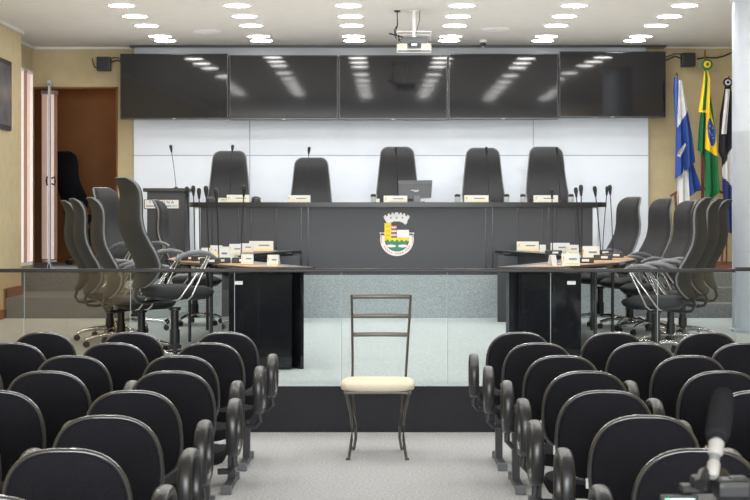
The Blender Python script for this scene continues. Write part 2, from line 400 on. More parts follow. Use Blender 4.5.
sh('yellow', zx([(62,145),(127,145),(127,285),(302,285),(302,322),(285,322),(272,305),(250,325),(228,303),(205,325),(182,303),(160,325),(138,303),(112,322),(92,300),(75,318),(62,318)]), .004)
for k, mm in enumerate(('red', 'white', 'rostedge')):
    for q in range(3): sh(mm, zx([(128, 168+q*37+k*12), (178, 168+q*37+k*12), (178, 180+q*37+k*12), (128, 180+q*37+k*12)]), .002+.0004*k)
sh('white', zx([(182, 210), (298, 210), (298, 284), (182, 284)]), .002)
sh('white', zx([(80, 358), (120, 350), (170, 358), (170, 374), (120, 378), (90, 374)]), .003); sh('white', zx([(196, 358), (240, 350), (284, 356), (276, 374), (236, 380), (196, 374)]), .003)
for q in range(3):
    for x in (82, 94, 106): sh('red', zx([(x-4, 175+q*42), (x+4, 175+q*42), (x+4, 181+q*42), (x-4, 181+q*42)]), .005)
for a in list(range(-58, 60, 9)):
    x, y = 182+140*math.sin(R(a)), 300+140*math.cos(R(a))
    if abs(a+13) < 4 or abs(a-32) < 4: continue
    sh('red', zx([(x-5, y-9), (x+4, y-8), (x+3, y-1), (x+6, y+8), (x-1, y+2), (x-6, y+9)]), .003)
for sx in (33, 331):
    for q in range(5): sh('red', zx([(sx-5, 272+q*14), (sx+5, 270+q*14), (sx+4, 278+q*14), (sx-5, 280+q*14)]), .003)
em.build('town_crest', None, ds, True, smooth=False)['label'] = 'coloured town crest with white crown, yellow tower and green hills'

# nameplates
def nameplate(p, w, h, label, group, rz=0, tilt=14, kind='white'):
    t = thing('nameplate', label, 'nameplate', p, rz, group)
    c_, s_ = math.cos(R(tilt)), math.sin(R(tilt))
    rot = Matrix.Rotation(R(-tilt), 3, 'X')
    pl = MB(); pl.box((0, .001+s_*h/2, c_*h/2), (w, .004, h), rot=rot); pl.box((0, .055, c_*h/2), (w, .004, h), rot=Matrix.Rotation(R(tilt), 3, 'X'))
    pl.build('plate', M['offwhite'] if kind == 'white' else M['acrylic'], t)
    def on(u0, u1, v0, v1, name, m):
        v = (v0+v1)/2; MB().box(((u0+u1)/2*w, -.0025+s_*v*h, c_*v*h), ((u1-u0)*w, .002, (v1-v0)*h), rot=rot).build(name, M[m], t)
    if w > .075:
        on(-.25, .46, .13, .21, 'yellow_stripe', 'yellow'); on(-.45, -.36, .40, .62, 'crest_mark', 'yellow'); on(-.43, -.38, .62, .74, 'red_mark', 'red')
        on(-.10, .34, .5, .62, 'printed_line', 'armgrey')
    return t
def deskpt(px, y=17.50): return Vector((PX(px, y), y, ztop))
nameplate(deskpt(238), .25, .085, 'white nameplate before the leftmost rostrum chair', 'nameplates on the rostrum desk')
nameplate(deskpt(298.5), .255, .08, 'white nameplate before the second rostrum chair from the left', 'nameplates on the rostrum desk')
nameplate(deskpt(395.5), .26, .075, 'grey nameplate with yellow stripe beside the monitor', 'nameplates on the rostrum desk', kind='a')
nameplate(deskpt(476.5), .265, .08, 'white nameplate before the fourth rostrum chair from the left', 'nameplates on the rostrum desk')
nameplate(deskpt(546), .265, .08, 'white nameplate before the rightmost rostrum chair', 'nameplates on the rostrum desk', kind='a')
nameplate(deskpt(222), .085, .05, 'small card leaning beside the leftmost rostrum nameplate', 'cards on the rostrum desk')
nameplate(deskpt(378), .035, .04, 'tiny white card left of the grey nameplate beside the monitor', 'cards on the rostrum desk')
# glasses with dark caps
gl = thing('drinking_glass', '', 'glass', (0, 0, 0))
MB().lathe([(.022, 0), (.028, .01), (.030, .07), (.028, .07), (.024, .012), (.001, .011)], n=16).build('tumbler', M['acrylic'], gl)
MB().lathe([(.031, .068), (.033, .085), (.022, .10), (.001, .103)], n=16).build('cover', M['blackpl'], gl)
for i, (px, lab) in enumerate(((373.5, 'covered glass left of the grey rostrum nameplate'), (457.5, 'covered glass just left of the fourth rostrum chair'), (506.5, 'covered glass to the right of the fourth rostrum chair'), (523, 'covered glass left of the rightmost rostrum chair'), (571, 'covered glass at the right end of the rostrum desk'))):
    o = gl if i == 0 else copy_tree(gl); o.location = deskpt(px, 17.6); o.scale = (1, 1, .92); tag(o, lab, 'glass', 'glasses on the rostrum desk')
t = thing('desk_telephone', 'small black rounded device on the rostrum between the first two chairs', 'telephone', deskpt(256, 17.55))
MB().lathe([(.055, 0), (.052, .02), (.035, .042), (.001, .05)], n=20).build('body', M['blackpl'], t)
MB().tube([(-.05, 0, .035), (-.02, 0, .055), (.02, 0, .055), (.05, 0, .035)], .012, 8).build('handset', M['tabletop'], t)
t = thing('desk_telephone', 'small dark device beside the leftmost rostrum microphone', 'telephone', deskpt(210, 17.55))
MB().lathe([(.05, 0), (.045, .02), (.03, .04), (.001, .045)], n=20).build('body', M['blackpl'], t)
MB().tube([(-.045, 0, .035), (-.02, 0, .052), (.02, 0, .052), (.045, 0, .035)], .010, 8).build('handset', M['tabletop'], t)
# monitor
t = thing('computer_monitor', 'black computer monitor seen from behind on the rostrum centre', 'monitor', deskpt(415, 17.66))
d = 17.66; zm = ztop
MB().prism([(-.185, .235), (.19, .24), (.178, .05), (-.172, .038)], -.01, .05, lambda a, b, t_: Vector((a, t_, b))).build('housing', M['monitor'], t)
MB().prism([(-.185, .242), (.19, .246), (.188, .205), (-.182, .200)], -.016, -.008, lambda a, b, t_: Vector((a, t_+(.235-b)*-.1, b))).build('top_bevel', M['tabletop'], t)
MB().box((0, -.012, .135), (.09, .006, .006)).box((.01, -.012, .122), (.05, .006, .006)).box((.03, -.012, .130), (.01, .006, .014)).build('badge', M['white'], t)
MB().box((.02, 0, .04), (.08, .04, .08), bevel=.006).box((.02, .0, .006), (.18, .13, .012), bevel=.004).build('stand', M['tabletop'], t)

# gooseneck microphones
def goose(base, head, label, group, box=True, cat='microphone', r=.0045):
    base = Vector(base); head = Vector(head)
    t = thing('gooseneck_microphone', label, cat, base, 0, group)
    h = head-base
    if box:
        MB().box((.01, 0, .021), (.15, .11, .042), bevel=.006).build('base', M['blackpl'], t)
        MB().box((.02, -.057, .022), (.055, .004, .018)).build('button_panel', M['white'], t)
    else:
        MB().lathe([(.022, 0), (.022, .01), (.01, .02)], n=14).build('base', M['blackpl'], t)
    pts = [Vector((h.x*(f**1.3), h.y*f, .01+(h.z-.01)*f)) for f in (0, .2, .4, .6, .8, 1)]
    MB().tube(pts, r, 6).build('gooseneck', M['blackpl'], t)
    dirv = (pts[-1]-pts[-2]).normalized(); q = dirv.to_track_quat('Z', 'Y').to_matrix()
    MB().lathe([(.008, -.05), (.013, -.02), (.017, 0), (.0175, .02), (.012, .034), (.001, .038)], h, 12, rot=q).build('head', M['blackpl'], t)
for px, hx, hy, lab in ((230, 232.5, 148, 'leftmost'), (306, 309, 150, 'second from the left'), (398, 396, 150, 'middle'), (489, 486.5, 150, 'fourth from the left'), (560, 557, 150, 'rightmost')):
    goose(deskpt(px, 17.62), P(hx, hy, 17.5), f'tall black gooseneck microphone, {lab} of five on the rostrum desk', 'microphones on the rostrum desk', False, r=.0035)

# ------------------------------------------------------------ lectern
lx0, lx1, ly = PX(147, 17.8), PX(185, 17.8), 17.8
t = thing('lectern', 'black speaking lectern with a white sign, left of the rostrum', 'lectern', ((lx0+lx1)/2, ly, PLAT)); zl = PZ(190, ly)
MB().b2(lx0, lx1, ly, ly+.42, PLAT, zl-.02, .005).build('body', M['rost'], t, True)
MB().b2(lx0-.04, lx1+.05, ly-.04, ly+.46, zl-.02, zl+.02, .006).build('top', M['rosttop'], t, True)
MB().b2(lx1+.0, lx1+.03, ly-.05, ly+.0, zl-.08, zl+.02, .008).build('corner_cap', M['blackpl'], t, True)
MB().b2(PX(144, ly), PX(179.5, ly), ly-.012, ly+.001, PZ(209, ly), PZ(199.5, ly)).build('sign_frame', M['brown'], t, True)
MB().b2(PX(145, ly), PX(178.7, ly), ly-.016, ly-.01, PZ(208.3, ly), PZ(200, ly)).build('sign', M['white'], t, True, smooth=False)
lc = Vector(((lx0+lx1)/2, ly, PLAT)); cxs = PX(161.5, ly)
text_mesh('T R I B U N A', .048, 'sign_lettering', M['blackpl'], t, (cxs-lc.x, -.018, PZ(202.4, ly)-lc.z))
mk = MB(); q = PX(146.5, ly); zq = PZ(206, ly)
while q < PX(177, ly):
    w_ = random.uniform(.007, .013); mk.b2(q, q+w_, ly-.018, ly-.015, zq-.007, zq+.007); q += w_+random.choice((.004, .004, .004, .014))
mk.build('sign_small_marks', M['armgrey'], t, True, smooth=False)
goose(Vector((PX(176, ly+.1), ly+.1, zl+.02)), P(171, 148, ly), 'thin gooseneck microphone on the lectern', 'lectern microphones', False, r=.0035)

# ------------------------------------------------------------ crest-shaped council tables
TZ = 1.035
inner = [(.65, 11.42), (.95, 12.2), (1.2, 12.9), (1.42, 13.8), (1.50, 14.6), (1.42, 15.5), (1.22, 16.4), (1.04, 17.0)]
outer = [(1.10, 11.42), (1.34, 11.9), (1.72, 12.6), (1.98, 13.5), (2.02, 14.5), (1.90, 15.4), (1.66, 16.4), (1.50, 17.0)]
def lerp(a, b, t): return (a[0]+(b[0]-a[0])*t, a[1]+(b[1]-a[1])*t)
def along(c, t):
    s = t*(len(c)-1); i = min(int(s), len(c)-2); return lerp(c[i], c[i+1], s-i)
def table(sg, lab):
    t = thing('council_table', lab, 'table', (AX+sg*1.5, 14.2, DAIS), 0, 'curved council tables')
    f = lambda a, b, z: Vector((AX+sg*a, b, z))
    N = 28
    inn = [along(inner, i/N) for i in range(N+1)]; out = [along(outer, i/N) for i in range(N+1)]
    tp = MB(); tp.prism(inn+out[::-1], TZ-.03, TZ, f)
    # n-gon cap split into quads for clean shading
    tp.build('tabletop', M['tabletop'], t, True)
    MB().tube([f(*p, TZ-.015) for p in inn], .016, 6).build('edge_band', M['tableedge'], t, True)
    MB().tube([f(*p, TZ-.015) for p in [inn[0]]+out], .016, 6).build('edge_band', M['tableedge'], t, True)
    # wood inlays at each seat
    for k in range(8):
        a0, a1 = .015+k*.122, .015+k*.122+.095
        pi = [lerp(along(inner, a0+(a1-a0)*q/4), along(outer, a0+(a1-a0)*q/4), .38) for q in range(5)]
        po = [lerp(along(inner, a0+(a1-a0)*q/4), along(outer, a0+(a1-a0)*q/4), .985) for q in range(5)]
        MB().prism(pi+po[::-1], TZ-.001, TZ+.004, f).build('wood_inlay', M['tablewood'], t, True)
    # modesty panel under the inner edge
    mp = MB()
    p0 = [(lerp(a, b, .17)) for a, b in zip(inn, out)]; p1 = [(lerp(a, b, .22)) for a, b in zip(inn, out)]
    p0 = [(a, max(b, 11.5)) for a, b in p0]; p1 = [(a, max(b, 11.5)) for a, b in p1]
    for i in range(N):
        mp.loft([[f(*p0[i], DAIS), f(*p1[i], DAIS), f(*p1[i], TZ-.03), f(*p0[i], TZ-.03)], [f(*p0[i+1], DAIS), f(*p1[i+1], DAIS), f(*p1[i+1], TZ-.03), f(*p0[i+1], TZ-.03)]])
    bmesh.ops.remove_doubles(mp.bm, verts=mp.bm.verts, dist=1e-4)
    mp.build('modesty_panel', M['rost'] if sg > 0 else M['tableedge'], t, True)
    # end cabinets
    cb = MB(); xs0, xs1 = AX+sg*.81, AX+sg*1.26
    cb.b2(min(xs0, xs1), max(xs0, xs1), 11.44, 11.75, DAIS+.01, TZ-.04, .004)
    e = cb.build('end_panel', M['tableedge'], t, True)
    MB().b2(AX+sg*1.19-.03, AX+sg*1.19+.03, 11.434, 11.441, PZ(284.5, 11.45), PZ(281, 11.45)).build('inventory_tag', M['white'], e, True)
    MB().b2(*sorted((AX+sg*.80, AX+sg*.85)), 11.60, 11.72, DAIS+.0, TZ-.08).build('side_panel', M['rost'], t, True)
    MB().b2(*sorted((AX+sg*1.03, AX+sg*1.55)), 16.60, 16.66, DAIS, TZ-.05, .003).build('far_end_panel', M['rost'], t, True)
    for u, v in ((1.5, 12.5), (1.85, 14.0), (1.85, 15.4)):
        MB().tube([f(u, v, DAIS), f(u, v, TZ-.03)], .014, 10).build('leg', M['legmetal'], t, True)
    return t
table(-1, 'curved dark council table with wood inlays, left side of the dais')
table(1, 'curved dark council table with wood inlays, right side of the dais')

# things on the council tables
for i, (bx, by, hx, hy, lab) in enumerate(((190, 256.5, 187, 191, 'leftmost'), (195, 256, 193.4, 190, 'second from the left'), (200, 257, 199, 192.5, 'third from the left'), (209, 259.5, 206, 190.5, 'third from the right'), (219, 259, 216, 193, 'second from the right'), (241, 262, 244, 190, 'rightmost, standing well apart'))):
    d = F*(EYE-TZ-.004)/(by-CY+ (4 if i < 5 else 0)); d = min(d, 15.2 if i < 3 else 14)
    if i == 5: d = 12.3
    goose(Vector((PX(bx, d), d, TZ+.004)), P(hx, hy, d-.05), f'tall gooseneck microphone on the left council table, {lab}', 'microphones on the left council table')
for i, (bx, hx, hy, d, lab) in enumerate(((552.5, 552, 193, 14.9, 'leftmost'), (580, 576, 191.5, 13.6, 'second from the left'), (582, 581, 189.5, 12.3, 'third from the left, nearest to view'), (601, 595, 190.5, 13.2, 'third from the right'), (602.5, 607, 190, 15.0, 'second from the right'), (613, 610, 189, 13.9, 'rightmost'))):
    goose(Vector((PX(bx, d), d, TZ+.004)), P(hx, hy, d-.05), f'tall gooseneck microphone on the right council table, {lab}', 'microphones on the right council table')
def tplate(x0, x1, y0, y1, d, label, group, kind='a', rz=0):
    d = min(max(F*(EYE-TZ-.003)/(y1-CY), 11.6), 16.7); w = (x1-x0)*d/F; h = (y1-y0)*d/F
    nameplate(Vector((PX((x0+x1)/2, d), d, TZ+.003)), w, max(h, .06), label, group, rz, 18, kind)
LG, RG = 'nameplates on the left council table', 'nameplates on the right council table'
tplate(210, 222, 245, 256, 14.6, 'clear nameplate at the far left of the left table cluster', LG)
tplate(201, 210, 247.5, 257, 14, 'small clear nameplate beside the left group of microphones', LG)
tplate(225, 234, 255.5, 263, 12.6, 'low clear nameplate in front of the stacked ones on the left table', LG)
tplate(216, 229, 246, 262, 12.9, 'clear nameplate with yellow stripe behind the near left microphone', LG)
tplate(229, 242, 243.5, 255, 13.6, 'clear nameplate with yellow stripe in the middle of the left table', LG)
tplate(240, 253, 243, 252, 14.7, 'pale nameplate just left of the large white one on the left table', LG)
tplate(249, 273, 240.5, 250.5, 16.0, 'large white nameplate at the far end of the left table', LG, 'white')
tplate(241, 253, 254, 264, 12.25, 'tilted clear nameplate right of the near left microphone', LG)
tplate(266.5, 278, 256, 267.5, 11.75, 'small leaning clear nameplate at the near tip of the left table', LG, rz=R(-12))
tplate(517, 539, 240.5, 250, 16.2, 'wide white nameplate at the far end of the right table', RG, 'white')
tplate(540, 546, 244.5, 252, 15.6, 'small square white card at the far end of the right table', RG, 'white')
tplate(551, 570, 242.5, 253, 14.5, 'clear nameplate with yellow stripe left of centre on the right table', RG)
tplate(566, 579, 244.5, 254, 13.9, 'clear nameplate partly behind others on the right table', RG)
tplate(582, 600, 245.5, 260, 13.3, 'pale nameplate behind the near right microphone', RG, 'white')
tplate(562, 580, 253.5, 266.5, 12.0, 'large clear nameplate nearest to view on the right table', RG)
tplate(552, 558, 255.5, 267, 11.75, 'narrow tilted clear plate at the near tip of the right table', RG, rz=R(25))

# ------------------------------------------------------------ office chairs
def superell(w, t, n=20, e=3.0, cy=0.0, bow=0.0):
    out = []
    for j in range(n):
        a = 2*math.pi*j/n; c_, s_ = math.cos(a), math.sin(a)
        x = w*math.copysign(abs(c_)**(2/e), c_); y = t*math.copysign(abs(s_)**(2/e), s_)
        out.append((x, y+cy-bow*(x*x)))
    return out
PROF = [(.455, .275), (.50, .25), (.56, .228), (.62, .228), (.70, .262), (.78, .310), (.87, .348), (.95, .362), (1.03, .357), (1.10, .352), (1.16, .362), (1.21, .388), (1.24, .415)]
def pcurve(z):
    for (a, b), (c_, d_) in zip(PROF[:-1], PROF[1:]):
        if z <= c_:
            t = (z-a)/(c_-a); return b+(d_-b)*t
    return PROF[-1][1]
def bw(z):
    t = (z-.455)/(1.24-.455)
    w = .185+.05*math.sin(min(1, t/.35)*math.pi/2) if t < .35 else .235-.056*((t-.35)/.65)**.9
    r = .075; top = 1.24-r
    if z > top: w -= r-math.sqrt(max(0, r*r-(z-top)**2))
    rb = .13; bot = .455+rb
    if z < bot: w -= rb-math.sqrt(max(0, rb*rb-(bot-z)**2))
    return max(w, .02)
def office_chair():
    root = thing('office_chair', '', 'chair')
    zs_ = [.455, .462, .475, .50, .53, .57] + [.57+.05*i for i in range(1, 12)] + [1.15, 1.175, 1.195, 1.21, 1.222, 1.232, 1.238, 1.24]
    mb = MB(); loops = []
    for z in zs_:
        w = bw(z); th = .034 if z < 1.0 else .034-.012*(z-1.0)/.24
        if z > 1.21: th *= .85
        loops.append([Vector((x, y, z)) for x, y in superell(w, th, 24, 3.2, pcurve(z), .55)])
    mb.loft(loops); b = mb.build('backrest', M['greyshell'], root, ang=60)
    # front pad
    mb = MB(); loops = []
    for z in zs_[2:-2]:
        w = bw(z)-.018
        if w < .02: w = .02
        loops.append([Vector((x, y, z)) for x, y in superell(w, .024, 24, 2.6, pcurve(z)-.022, .55)])
    mb.loft(loops); mb.build('front_pad', M['greyfab'], b, ang=60)
    path = [Vector((bw(z), pcurve(z)-.55*bw(z)**2-.0, z)) for z in zs_[1:]] + [Vector((-bw(z), pcurve(z)-.55*bw(z)**2, z)) for z in zs_[1:][::-1]]
    MB().tube(path, .008, 6, closed=True, up=(0, 1, 0)).build('piping', M['piping'], b, ang=60)
    # seat
    mb = MB()
    for_z = [(.385, .19, .18), (.395, .235, .225), (.42, .25, .24), (.445, .25, .24), (.462, .235, .225), (.47, .19, .18)]
    mb.loft([[Vector((x, y-.02+(.0 if y > 0 else 0), z-(.018 if y < -.15 and z > .43 else 0))) for x, y in superell(w, t_, 28, 3.4)] for z, w, t_ in for_z])
    st = mb.build('seat', M['greyfab'], root, ang=50)
    MB().loft([[Vector((x, y-.02, z)) for x, y in superell(w, t_, 28, 3.4)] for z, w, t_ in ((.365, .16, .15), (.372, .21, .2), (.39, .225, .215))]).build('seat_shell', M['blackpl'], st, ang=50)
    # J bracket
    MB().tube([(0, .20, .60), (0, .245, .52), (0, .29, .45), (0, .305, .40), (0, .28, .355), (0, .22, .345), (0, .12, .36), (0, .0, .365)], .014, 8, rb=.034, up=(1, 0, 0)).build('back_bracket', M['blackpl'], root, ang=60)
    # arms
    for s in (-1, 1):
        x = s*.275
        a = MB().tube([(x, .10, .655), (x, .06, .685), (x, .0, .705), (x, -.08, .712), (x, -.15, .70), (x, -.20, .672)], [.013, .017, .018, .018, .017, .014], 8).build('armrest', M['armgrey'], root, ang=60)
        MB().tube([(s*.14, .02, .372), (x-s*.02, -.0, .375), (x, -.02, .40), (x, -.15, .66), (x, -.16, .685)], .008, 8).tube([(s*.14, .08, .372), (x-s*.02, .075, .375), (x, .06, .40), (x, -.12, .64), (x, -.14, .69)], .008, 8).build('arm_support', M['chrome'], a, ang=60)
    MB().lathe([(.045, .36), (.045, .34), (.03, .335), (.03, .20), (.037, .20), (.037, .09), (.05, .085), (.05, .06)], n=18).build('gas_lift', M['blackpl'], root)
    MB().tube([(.03, 0, .345), (.15, 0, .34), (.2, 0, .335)], .007, 6).build('height_lever', M['blackpl'], root)
    for k in range(5):
        a = 2*math.pi*k/5+.3; dx, dy = math.cos(a), math.sin(a)
        lg = MB().tube([(dx*.02, dy*.02, .10), (dx*.12, dy*.12, .105), (dx*.22, dy*.22, .09), (dx*.29, dy*.29, .065)], [.022, .019, .016, .014], 8).build('base_leg', M['chrome'], root, ang=60)
        rot = Matrix.Rotation(a, 3, 'Z') @ Matrix.Rotation(R(90), 3, 'X')
        MB().lathe([(.022, -.022), (.027, -.018), (.027, -.004), (.015, -.004), (.015, .004), (.027, .004), (.027, .018), (.022, .022)], (dx*.29, dy*.29, .027), 14, rot=rot).build('caster', M['blackpl'], lg)
    return root
proto = office_chair()
uppers = {'backrest', 'seat', 'back_bracket', 'armrest', 'height_lever', 'gas_lift'}
CH = []
def put_chair(cx, cy, fx, fy, dz, floor, label, group, sc=1.0):
    """seat centre (cx,cy), facing (fx,fy); dz = how far the gas lift is raised"""
    o = proto if not CH else copy_tree(proto); CH.append(o)
    o.location = (cx, cy, floor); o.rotation_euler = (0, 0, math.atan2(fy, fx)+math.pi/2); o.scale = (sc, sc, sc)
    tag(o, label, 'chair', group)
    for ch in o.children:
        n = ch.name.split('.')[0]
        if n in uppers: ch.location.z = dz if n != 'gas_lift' else dz*.6
    return o
def chair_by_back(px, d, fx, fy, *a, **k):
    """place by the photo column of the head of the backrest"""
    l = math.hypot(fx, fy); fx /= l; fy /= l
    return put_chair(PX(px, d)+.36*fx, d+.36*fy, fx, fy, *a, **k)
LGc, RGc = 'high-backed chairs at the left council table', 'high-backed chairs at the right council table'
put_chair(-1.52, 11.62, .86, .48, .13, DAIS, 'high-backed grey office chair at left table, nearest and tallest', LGc)
chair_by_back(96, 12.55, .93, .34, .0, DAIS, 'grey office chair, nearest of the three parked in a row at far left', LGc)
chair_by_back(78, 13.35, .93, .34, .0, DAIS, 'grey office chair, middle of the three parked in a row at far left', LGc)
chair_by_back(69, 14.1, .93, .34, -.01, DAIS, 'grey office chair, farthest and leftmost of the three parked in a row', LGc)
chair_by_back(105, 15.5, .86, -.42, .13, DAIS, 'grey office chair facing inward between parked trio and tallest chair', LGc)
chair_by_back(160, 16.25, 1, -.08, .02, DAIS, 'grey office chair directly in front of the lectern', LGc)
chair_by_back(702, 12.5, -.93, .36, .0, DAIS, 'grey office chair, nearest of those at the right council table', RGc)
chair_by_back(714, 13.3, -.93, .36, .0, DAIS, 'grey office chair second nearest at right table, behind nearest one', RGc)
chair_by_back(723.5, 14.1, -.93, .36, .0, DAIS, 'grey office chair right of the cluster, closest to the round column', RGc)
chair_by_back(686, 15.0, -.93, -.22, .0, DAIS, 'grey office chair left and behind the near cluster at right table', RGc)
chair_by_back(662, 15.7, -.90, -.36, .03, DAIS, 'grey office chair second from the left at the right table', RGc)
chair_by_back(630, 16.3, -.86, -.42, .05, DAIS, 'grey office chair leftmost at right table, against the white wall', RGc)
MC = 'high-backed chairs behind the rostrum'
for px, ty, w in ((226.8, 151, 'leftmost'), (310, 157.5, 'second from the left, lowest'), (398, 147, 'middle, behind the monitor,'), (484.5, 148, 'fourth from the left'), (549.5, 147, 'rightmost')):
    d = 18.45; z = PZ(ty, d+.3)
    put_chair(PX(px, d), d, 0.02*random.uniform(-1, 1), -1, z-(PLAT+.10)-1.24*1.04, PLAT+.10, f'charcoal high-backed chair behind the rostrum desk, {w} of five', MC, sc=1.04)
    for ch in CH[-1].children:
        if ch.name.split('.')[0] == 'armrest': ch.location.z -= .15
# side room chair, the dimness of the room put into its black colour
t = put_chair(PX(69, 21.0)+.22, 21.15, .62, .78, .15, PLAT, 'chair coloured black for shade, standing in the dim side room doorway', 'side room chairs')
t.scale = (1.06, 1.06, 1.06)
def darken(o):
    if o.type == 'MESH':
        for sl in o.material_slots:
            if sl.material in (M['greyshell'], M['greyfab'], M['piping'], M['armgrey']): sl.link = 'OBJECT'; sl.material = M['audfab']
    for c_ in o.children: darken(c_)
darken(t)

# ------------------------------------------------------------ audience chairs
def aud_chair(arm_side):
    root = thing('audience_chair', '', 'chair')
    zb, zt_ = .415, .75
    def hw(z):
        t_ = (z-zb)/(zt_-zb); W = .1775
        # egg-like back: broad shoulders, narrower foot
        u = (t_-.42)/.58 if t_ > .42 else (t_-.42)/.42
        return W*max(0, 1-abs(u)**2.7)**(1/2.7) if u >= 0 else W*(.80+.20*(1-abs(u)**2))*(max(0, 1-abs(u)**7)**.5)
    def yc(z): return -.035*((z-zb)/(zt_-zb))
    zz = [zb+(zt_-zb)*k for k in (.003, .012, .03, .07, .13, .2, .3, .42, .52, .62, .7, .77, .83, .88, .92, .95, .975, .99, .998)]
    mb = MB(); mb.loft([[Vector((x, y, z)) for x, y in superell(max(hw(z)-.002, .01), .024, 28, 2.6, yc(z), -.7)] for z in zz])
    b = mb.build('backrest', M['audfab'], root, ang=70)
    path = [Vector((hw(z), yc(z)+.7*hw(z)**2, z)) for z in zz] + [Vector((-hw(z), yc(z)+.7*hw(z)**2, z)) for z in zz[::-1]]
    MB().tube(path, .0085, 8, closed=True, up=(0, 1, 0), rb=.013).build('edge_trim', M['audrim'], b, ang=70)
    if arm_side < 0: MB().box((-.186, .012, .528), (.008, .012, .032)).build('seat_tag', M['white'], b)
    MB().loft([[Vector((x, y+.235, z)) for x, y in superell(w, t_, 28, 2.8)] for z, w, t_ in ((.335, .16, .16), (.342, .198, .19), (.370, .213, .20), (.394, .205, .19), (.402, .16, .15))]).build('seat', M['audfab'], root, ang=55)
    MB().tube([(0, .0, .52), (0, .03, .44), (0, .05, .36), (0, .09, .318), (0, .25, .315)], .008, 8, rb=.035, up=(1, 0, 0)).build('back_bracket', M['legmetal'], root, ang=60)
    x = arm_side*.248
    loop = []
    for k in range(24):
        a = 2*math.pi*k/24
        loop.append(Vector((x+arm_side*.003*math.cos(a), .17+.125*math.copysign(abs(math.cos(a))**.75, math.cos(a)), .495+.108*math.copysign(abs(math.sin(a))**.8, math.sin(a)))))
    MB().tube(loop, .028, 10, closed=True, up=(1, 0, 0), rb=.015).build('armrest', M['audarm'], root, ang=70) if False else None
    mb = MB(); lps = []
    for k, p in enumerate(loop):
        tdir = (loop[(k+1) % 24]-loop[k-1]).normalized(); nrm = tdir.cross(Vector((1, 0, 0))).normalized()
        lps.append([p+Vector((1, 0, 0))*.025*math.copysign(abs(math.cos(q))**.8, math.cos(q))+nrm*.016*math.copysign(abs(math.sin(q))**.8, math.sin(q)) for q in [2*math.pi*j/12 for j in range(12)]])
    mb.loft(lps, closed=True); ar = mb.build('armrest', M['audarm'], root, ang=60)
    MB().tube([(x, .18, .39), (x, .18, .33), (x*.9, .20, .302), (x*.7, .20, .30)], .014, 8).build('arm_bracket', M['legmetal'], ar)
    return root
protoL, protoR = aud_chair(1), aud_chair(-1)
def dk(k): return 8.9-.74*k
LA = [[.879, .893, .946, .885, .932, .90, .884, .923], [1.40, 1.375, 1.442, 1.403, 1.44, 1.43], [1.891, 1.89, 1.95]]
RA = [[.751, .786, .826, .843, .82, .848, .873, .90], [1.274, 1.311, 1.415, 1.405, 1.385, 1.41], [1.796, 1.835]]
rn = ['front row', 'second row', 'third row', 'fourth row', 'fifth row', 'sixth row', 'seventh row', 'rearmost row']
cn = ['beside the aisle', 'second from the aisle', 'third from the aisle']
for side, sets, pr in ((-1, LA, protoL), (1, RA, protoR)):
    fst = True; nm = 'left' if side < 0 else 'right'
    for ci, cl in enumerate(sets):
        for k, x in enumerate(cl):
            o = pr if fst else copy_tree(pr); fst = False
            o.location = (side*x, dk(k), 0); o.rotation_euler = (0, 0, R(random.uniform(-1.2, 1.2)+(-1.2 if side > 0 else .3)))
            tag(o, f'black cushioned audience chair, {nm} block, {rn[k]}, {cn[ci]}', 'chair', f'audience chairs in the {nm} block')
    for k in range(8):
        xsr = [side*c_[k] for c_ in sets if len(c_) > k]; x0, x1 = min(xsr)-.1, max(xsr)+.1
        t = thing('seat_row_frame', f'dark metal beam and feet carrying the {rn[k]} of the {nm} block', 'seat frame', ((x0+x1)/2, dk(k)+.2, 0), 0, f'seat frames of the {nm} block')
        MB().b2(x0, x1, dk(k)+.16, dk(k)+.22, .258, .302, .005).build('beam', M['legmetal'], t, True)
        lx = [side*(sets[0][k]-.10)] + ([side*(sets[-1][k]+.05)] if len(xsr) > 2 else [])
        if len(xsr) == 1: lx.append(side*(sets[0][k]+.09))
        for q in lx:
            l = MB().b2(q-.02, q+.02, dk(k)+.15, dk(k)+.20, .03, .27, .004).build('leg', M['legmetal'], t, True)
            MB().b2(q-.022, q+.022, dk(k)-.12, dk(k)+.36, .008, .036, .006).build('foot_bar', M['legmetal'], l, True)
            for y_ in (-.135, .33): MB().b2(q-.026, q+.026, dk(k)+y_, dk(k)+y_+.045, 0, .042, .005).build('foot_cap', M['armgrey'], l, True)

